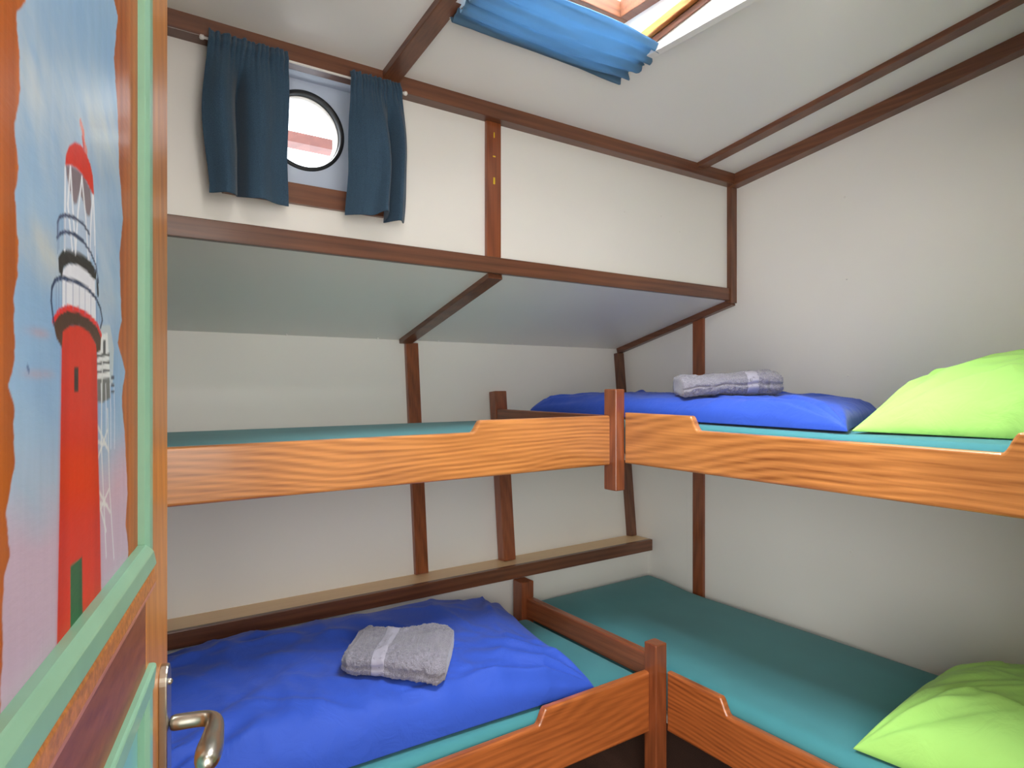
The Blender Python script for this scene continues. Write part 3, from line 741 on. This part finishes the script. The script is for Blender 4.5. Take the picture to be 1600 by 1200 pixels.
frame(.215, PD1, PZ0, .58, HS+.0005, HS-.0028, .006, 'highlight_strip', 'pinkhighlight', s0=.051, only=((0, -1),))  # thin strip added to carry the painted highlight under the bead
frame(.215, PD1, -1.08, -.325, HS+.001, HC, .028, 'green_moulding', 'green')

# painted panel: a fine grid carrying the painting as a colour attribute
def px_to_panel(x, y):
    u, v = (x-800)/F_PX, (600-y)/F_PX
    d = dpx(x, HP); Fz = -HP*nF+d*aF
    return d, v*Fz
gd = np.arange(pd0-.004, PD1+.008, .0011); gz = np.arange(pz0-.004, pz1+.004, .0016)
Dg, Zg = np.meshgrid(gd, gz, indexing='ij')
def npfbm(x, y, seed, o=4):
    rs = np.random.RandomState(seed); v = 0; a = 1
    for k in range(o):
        for _ in range(3):
            th = rs.rand()*6.28; f = (2**k)*(.7+.6*rs.rand()); v = v+a*np.sin(f*(x*np.cos(th)+y*np.sin(th))+rs.rand()*6.28+1.3*np.sin(f*.7*(y*np.cos(th)-x*np.sin(th))+rs.rand()*6))
        a *= .55
    return v/4.5
rng = np.random.RandomState(3)
grain = npfbm(Dg*260, Zg*6, 5, 5)
col = np.zeros(Dg.shape+(3,))
def lin(r, g, b): return np.array(srgb(r, g, b)[:3])
def over(c, mask): 
    global col
    m = np.clip(mask, 0, 1)[..., None]; col = col*(1-m)+np.asarray(c)*m
base = lin(196, 106, 34); dk = lin(128, 56, 16)
g = np.clip(.5+.4*grain, 0, 1)[..., None]; col = dk*(1-g)+base*g
# sky: wavy-edged painted field
eL, eR = px_to_panel(24, 600)[0], px_to_panel(184, 600)[0]
def edge_line(pts):   # pixel points -> d as a function of z
    q = sorted([px_to_panel(*p)[::-1] for p in pts]); return np.interp(Zg, [a for a, b in q], [b for a, b in q])
EL = edge_line([(40, 0), (26, 20), (32, 140), (22, 200), (30, 260), (24, 300), (30, 400), (22, 470), (24, 560), (14, 600), (22, 640), (22, 720), (10, 800), (14, 870), (6, 900), (3, 950), (4, 1010), (0, 1100)])
ER = edge_line([(178, 0), (184, 25), (178, 90), (184, 180), (186, 260), (192, 340), (187, 400), (190, 500), (184, 535), (196, 580), (190, 620), (196, 700), (199, 770), (196, 820), (200, 850)])
EL = np.where(Zg > .37, EL-.0, EL); rag = .0025*npfbm(Dg*0, Zg*260, 9, 4)
fld = np.clip((Dg-EL-rag)/.0022+.5, 0, 1)*np.clip((ER+rag-Dg)/.0022+.5, 0, 1)*np.clip((.555-Zg)/.003, 0, 1)
n1 = npfbm(Dg*14, Zg*22+Dg*14, 11, 4); n2 = npfbm(Dg*60, Zg*120+Dg*80, 12, 4)
blue = lin(150, 184, 214); deep = lin(118, 158, 200); pale = lin(178, 200, 214); pink = lin(186, 158, 178); warm = lin(176, 188, 190)
k = np.clip(.5+.45*n1+.12*n2, 0, 1)[..., None]; sky = deep*(1-k)+blue*k
# cloud bands and dusk pinks near the horizon
def blob(x, y, rx, rz, c, s=1.0):
    global sky
    d, z = px_to_panel(x, y); m = np.exp(-(((Dg-d)/rx)**2+((Zg-z)/rz)**2)**1.2)*s*np.clip(.75+.5*n2, 0, 1.2); m = np.clip(m, 0, 1)[..., None]; sky = sky*(1-m)+c*m
blob(70, 400, .05, .018, lin(186, 192, 190), .9); blob(165, 430, .06, .05, lin(178, 196, 212), .8); blob(168, 465, .03, .012, lin(170, 184, 196), .7)
blob(160, 200, .08, .04, lin(190, 200, 202), .8); blob(60, 140, .12, .05, lin(186, 196, 200), .7)
blob(60, 520, .02, .003, lin(190, 140, 136), .5); blob(60, 585, .025, .003, lin(190, 146, 146), .5)
hz_ = np.clip((.00-Zg)/.10, 0, 1)[..., None]; sky = sky*(1-.55*hz_)+warm*.55*hz_
hz2 = np.clip((-.055-.0-Zg+.035*(n1)+.12*(Dg-.45))/.05, 0, 1)[..., None]; sky = sky*(1-.85*hz2)+pink*.85*hz2
over(sky, fld) if False else None
m = fld[..., None]; col = col*(1-m)+sky*m
def poly(pts, c, soft=.0007, alpha=1.0, jit=0.0):
    """pts in photo pixels, converted to the panel's own plane"""
    P_ = np.array([px_to_panel(*p) for p in pts])
    lo, hi = P_.min(0)-.004, P_.max(0)+.004
    I = np.where((gd >= lo[0]) & (gd <= hi[0]))[0]; J = np.where((gz >= lo[1]) & (gz <= hi[1]))[0]
    if len(I) == 0 or len(J) == 0: return
    i0, i1, j0, j1 = I[0], I[-1]+1, J[0], J[-1]+1
    X, Z = Dg[i0:i1, j0:j1], Zg[i0:i1, j0:j1]
    if jit: X = X+jit*npfbm(X*600, Z*600, 4, 2)
    ins = np.zeros(X.shape, bool); dist = np.full(X.shape, 1e9); n = len(P_)
    for i in range(n):
        (x0, z0), (x1, z1) = P_[i], P_[(i+1) % n]
        c1 = (z0 > Z) != (z1 > Z)
        with np.errstate(divide='ignore', invalid='ignore'): xx = (x1-x0)*(Z-z0)/(z1-z0)+x0
        ins ^= c1 & (X < xx)
        L2 = (x1-x0)**2+(z1-z0)**2; t_ = np.clip(((X-x0)*(x1-x0)+(Z-z0)*(z1-z0))/(L2+1e-12), 0, 1)
        dist = np.minimum(dist, np.hypot(X-(x0+t_*(x1-x0)), Z-(z0+t_*(z1-z0))))
    sd = np.where(ins, dist, -dist); mk = (np.clip(sd/soft*.5+.5, 0, 1)*alpha)[..., None]
    col[i0:i1, j0:j1] = col[i0:i1, j0:j1]*(1-mk)+np.asarray(c)*mk
def stroke(pts, wpx, c, alpha=1.0):
    P_ = np.array([px_to_panel(*p) for p in pts])
    for (a, b) in zip(P_, P_[1:]):
        wd = wpx
        lo, hi = np.minimum(a, b)-wd*2-.002, np.maximum(a, b)+wd*2+.002
        I = np.where((gd >= lo[0]) & (gd <= hi[0]))[0]; J = np.where((gz >= lo[1]) & (gz <= hi[1]))[0]
        if len(I) == 0 or len(J) == 0: continue
        i0, i1, j0, j1 = I[0], I[-1]+1, J[0], J[-1]+1
        X, Z = Dg[i0:i1, j0:j1], Zg[i0:i1, j0:j1]
        L2 = ((b-a)**2).sum(); t_ = np.clip(((X-a[0])*(b[0]-a[0])+(Z-a[1])*(b[1]-a[1]))/(L2+1e-12), 0, 1)
        dist = np.hypot(X-(a[0]+t_*(b[0]-a[0])), Z-(a[1]+t_*(b[1]-a[1])))
        mk = (np.clip((wd/2-dist)/.0009+.5, 0, 1)*alpha)[..., None]
        col[i0:i1, j0:j1] = col[i0:i1, j0:j1]*(1-mk)+np.asarray(c)*mk
RED = lin(204, 40, 4); RED2 = lin(180, 22, 2); WHT = lin(218, 222, 232); DKB = lin(44, 34, 28); BRN = lin(72, 44, 26); NAVY = lin(44, 58, 92)
# second, smaller lattice tower behind
poly([(152, 508), (172, 508), (178, 545), (176, 600), (154, 620)], lin(184, 196, 200), .001, .8)
poly([(152, 525), (168, 520), (172, 590), (152, 594)], lin(216, 222, 224), .0008)
poly([(161, 532), (165, 531), (165, 556), (161, 556)], lin(70, 74, 80)); poly([(152, 592), (171, 590), (173, 622), (160, 629), (152, 628)], lin(104, 108, 108))
for yy in (555, 567, 580): stroke([(150, yy+2), (160, yy), (171, yy-1)], .0022, lin(70, 74, 78))
for xx in (158, 165, 172, 178): stroke([(xx, 600), (xx+1, 640), (xx+1, 700)], .0022, WHT, .8)
stroke([(160, 560), (158, 690), (162, 780), (166, 870)], .0032, lin(206, 214, 214), .85); stroke([(168, 640), (171, 760), (178, 872)], .0032, lin(206, 214, 214), .85)
for (a, b) in (((152, 665), (170, 705)), ((152, 718), (168, 672)), ((152, 690), (166, 695)), ((153, 765), (172, 800)), ((153, 805), (170, 765)), ((154, 785), (168, 790)), ((156, 790), (166, 830))): stroke([a, b], .003, lin(210, 216, 214), .8)
for yy in (590, 602, 612): stroke([(174, yy), (178, yy)], .0025, lin(60, 70, 90))
# tower
poly([(97, 515), (110, 508), (125, 508), (140, 517), (151, 540), (153, 700), (156, 800), (158, 930), (100, 1000), (89, 1012), (93, 800), (95, 650)], RED, .0008)
poly([(97, 540), (106, 530), (104, 760), (101, 990), (89, 1012), (94, 700)], RED2, .006, .6); poly([(143, 560), (151, 560), (156, 800), (158, 930), (148, 940)], RED2, .006, .5)
poly([(110, 884), (128, 870), (129, 962), (110, 986)], lin(30, 92, 52)); poly([(123, 880), (128, 870), (129, 962), (123, 968)], lin(20, 70, 40), .002, .6)
poly([(116, 574), (122.5, 574), (122.5, 612), (116, 612)], DKB)
# lower white gallery drum
poly([(97, 425), (106, 413), (120, 412), (135, 418), (148, 430), (150, 500), (140, 500), (110, 484), (97, 486)], WHT, .0008)
poly([(83, 502), (92, 487), (105, 481), (122, 484), (140, 495), (152, 508), (158, 524), (157, 548), (151, 552), (150, 538), (140, 520), (124, 509), (110, 509), (98, 518), (97, 544), (88, 528)], BRN, .0008)
stroke([(83, 502), (92, 487), (105, 481), (122, 484), (140, 495), (152, 508), (158, 524)], .0042, lin(214, 40, 34))
stroke([(84, 505), (80, 470), (81, 450), (86, 438), (95, 434), (106, 436), (122, 442), (138, 452), (150, 466), (157, 482), (160, 500), (157, 512)], .0030, NAVY)
for xx, y0, y1 in ((88, 440, 490), (92, 436, 486), (97, 436, 482), (103, 437, 480), (114, 439, 482), (124, 444, 486), (133, 450, 492), (142, 458, 498), (151, 468, 508), (156, 480, 515)): stroke([(xx, y0), (xx, y1)], .0016, lin(120, 136, 176), .7)
stroke([(152, 440), (153, 458)], .006, lin(52, 54, 66))
# upper dark gallery band
poly([(91, 402), (98, 391), (108, 389), (124, 393), (140, 406), (151, 424), (150, 437), (146, 436), (136, 424), (122, 414), (108, 412), (99, 418), (97, 434), (92, 424)], lin(42, 38, 36), .0008)
# lantern
poly([(101, 262), (146, 305), (149, 405), (100, 388)], lin(188, 202, 222), .002, .6)
poly([(103, 258), (116, 262), (130, 274), (141, 296), (143, 320), (140, 338), (136, 336), (130, 315), (124, 300), (120, 318), (116, 319), (112, 306), (107, 290), (104, 272)], lin(118, 102, 110), .001, .95)
for pl in (((102, 262), (101, 390)), ((110, 260), (106, 320), (113, 390)), ((110, 260), (114, 330), (118, 392)), ((128, 278), (122, 330), (118, 395)), ((128, 278), (134, 340), (138, 404)), ((145, 306), (142, 350), (140, 405)), ((146, 306), (148, 360), (149, 415))): stroke(pl, .0034, lin(226, 230, 238), .9)
poly([(102, 258), (103, 242), (108, 228), (117, 222), (126, 226), (134, 238), (141, 256), (145, 275), (147, 306), (143, 300), (136, 285), (128, 272), (118, 262), (110, 258)], RED, .0008)
stroke([(126, 192), (130, 206), (131, 222), (135, 236)], .0060, lin(220, 120, 100), .8); stroke([(129, 215), (131, 230)], .004, RED, .8)
stroke([(90, 370), (90, 348), (93, 339), (102, 336), (116, 340), (130, 350), (140, 366)], .0024, NAVY); stroke([(89, 372), (94, 365), (102, 362), (116, 366), (130, 377), (142, 395), (150, 415), (154, 440)], .0024, NAVY)
for xx, y0, y1 in ((90, 345, 395), (92, 340, 390), (101, 336, 388), (140, 366, 405), (148, 385, 425), (152, 400, 440)): stroke([(xx, y0), (xx, y1)], .0016, lin(110, 130, 170), .6)
stroke([(43, 573), (45, 579)], .003, lin(50, 80, 130), .8)
col *= (1+.05*npfbm(Dg*300, Zg*30, 21, 3))[..., None]; col = np.clip(col, 0, 1)
nu, nv = Dg.shape
verts = np.array([DP(0, HP, 0)])[0]+np.stack([Dg*(aR*cy_+aF*sy_), Dg*(-aR*sy_+aF*cy_), Zg], -1)
idx = np.arange(nu*nv).reshape(nu, nv)
faces = np.stack([idx[:-1, :-1], idx[1:, :-1], idx[1:, 1:], idx[:-1, 1:]], -1).reshape(-1, 4)
me = bpy.data.meshes.new('painted_panel'); me.vertices.add(nu*nv); me.vertices.foreach_set('co', verts.reshape(-1).astype('f'))
me.loops.add(len(faces)*4); me.loops.foreach_set('vertex_index', faces.reshape(-1).astype('i'))
me.polygons.add(len(faces)); me.polygons.foreach_set('loop_start', (np.arange(len(faces))*4).astype('i')); me.update(calc_edges=True)
ca_ = me.color_attributes.new('painting', 'FLOAT_COLOR', 'POINT')
ca_.data.foreach_set('color', np.concatenate([col, np.ones(col.shape[:2]+(1,))], -1).reshape(-1).astype('f'))
t = NT('oil_painted_panel'); at = t.add('ShaderNodeAttribute'); at.attribute_name = 'painting'; t.link(at.outputs['Color'], t.p.inputs['Base Color'])
t.p.inputs['Roughness'].default_value = .36; t.p.inputs['Specular IOR Level'].default_value = .10; t.p.inputs['Coat Weight'].default_value = .10; t.p.inputs['Coat Roughness'].default_value = .16
n = t.add('ShaderNodeTexNoise'); n.inputs['Scale'].default_value = 1; n.inputs['Detail'].default_value = 4; t.link(coords(t, (60, 60, 220), (0, .5, 0)), n.inputs['Vector'])
bp = t.add('ShaderNodeBump'); bp.inputs['Strength'].default_value = .12; bp.inputs['Distance'].default_value = .002; t.link(n.outputs['Fac'], bp.inputs['Height']); t.link(bp.outputs[0], t.p.inputs['Normal'])
me.materials.append(t.m)
link_mesh('painted_panel', me, DD)
bm = bmesh.new(); dbox(bm, pd0-.004, pd1+.004, HP+.001, .150, pz0-.004, pz1+.004); obj('panel_back', bm, M['doorwood'], DD)

# handle
hd = empty('door_handle', (0, 0, 0)); hd.location = Vector(DP(.862, HS, -.5))+Vector((0, 0, E)) - Vector(DD.location); hd.parent = DD
bm = bmesh.new()
pts = []
for k in range(13): a = math.pi*k/12; pts.append((.862+.019*math.cos(a), -.350+.019*math.sin(a)))
for k in range(13): a = math.pi+math.pi*k/12; pts.append((.862+.019*math.cos(a), -.535+.019*math.sin(a)))
add_prism(bm, pts, lambda a, b, t: DP(a, t, b), HS-.009, HS+.001, .002, 2)
obj('backplate', bm, M['steel'], hd)
bm = bmesh.new()
neck = [(.862, HS-.008), (.862, HS-.020), (.862, HS-.040), (.860, HS-.050), (.854, HS-.057), (.845, HS-.060), (.83, HS-.060), (.81, HS-.059), (.795, HS-.058), (.778, HS-.057), (.766, HS-.056), (.758, HS-.055)]
rad = [.0095, .0092, .0090, .0092, .0095, .0100, .0108, .0130, .0145, .0140, .0115, .006]
add_tube(bm, [DP(d, h, -.402-(.004 if d < .83 else 0)) for d, h in neck], rad, 28)
o = obj('lever', bm, M['steel'], hd, True); sb = o.modifiers.new('sub', 'SUBSURF'); sb.levels = 1; sb.render_levels = 1
bm = bmesh.new(); bmesh.ops.create_uvsphere(bm, u_segments=14, v_segments=8, radius=.004)
for v in bm.verts: v.co = Vector(DP(.862, HS-.009, -.352))+v.co
obj('fixing_screw', bm, M['steel'], hd, True)

# ------------------------------------------------------------------ ceiling lamps (one just above the frame, one added as unseen fill)
def ceiling_lamp(x, y, power, label):
    root = empty('ceiling_lamp', (x, y, zc(y)-.02)); tag(root, label, 'lamp')
    bm = bmesh.new(); z = zc(y)
    add_tube(bm, [(x, y, z+.004), (x, y, z-.008), (x, y, z-.014)], [.036, .036, .028], 32); obj('lamp_ring', bm, M['white'], root)
    bm = bmesh.new(); add_tube(bm, [(x, y, z-.014), (x, y, z-.0165)], [.022, .018], 24); obj('lamp_lens', bm, M['lampdisc'], root)
    l = bpy.data.lights.new('lamp_light', 'SPOT'); l.energy = power; l.color = (1.0, .95, .88); l.shadow_soft_size = .03; l.spot_size = math.radians(165); l.spot_blend = .5
    lo = bpy.data.objects.new('lamp_light', l); C.objects.link(lo); lo.location = (x, y, z-.03+E)
ceiling_lamp(1.36, .80, 5, 'small round ceiling lamp right of the skylight')
ceiling_lamp(.30, .45, 8, 'added unseen ceiling lamp by the doorway for fill light')  # added out of view to lift the overall light
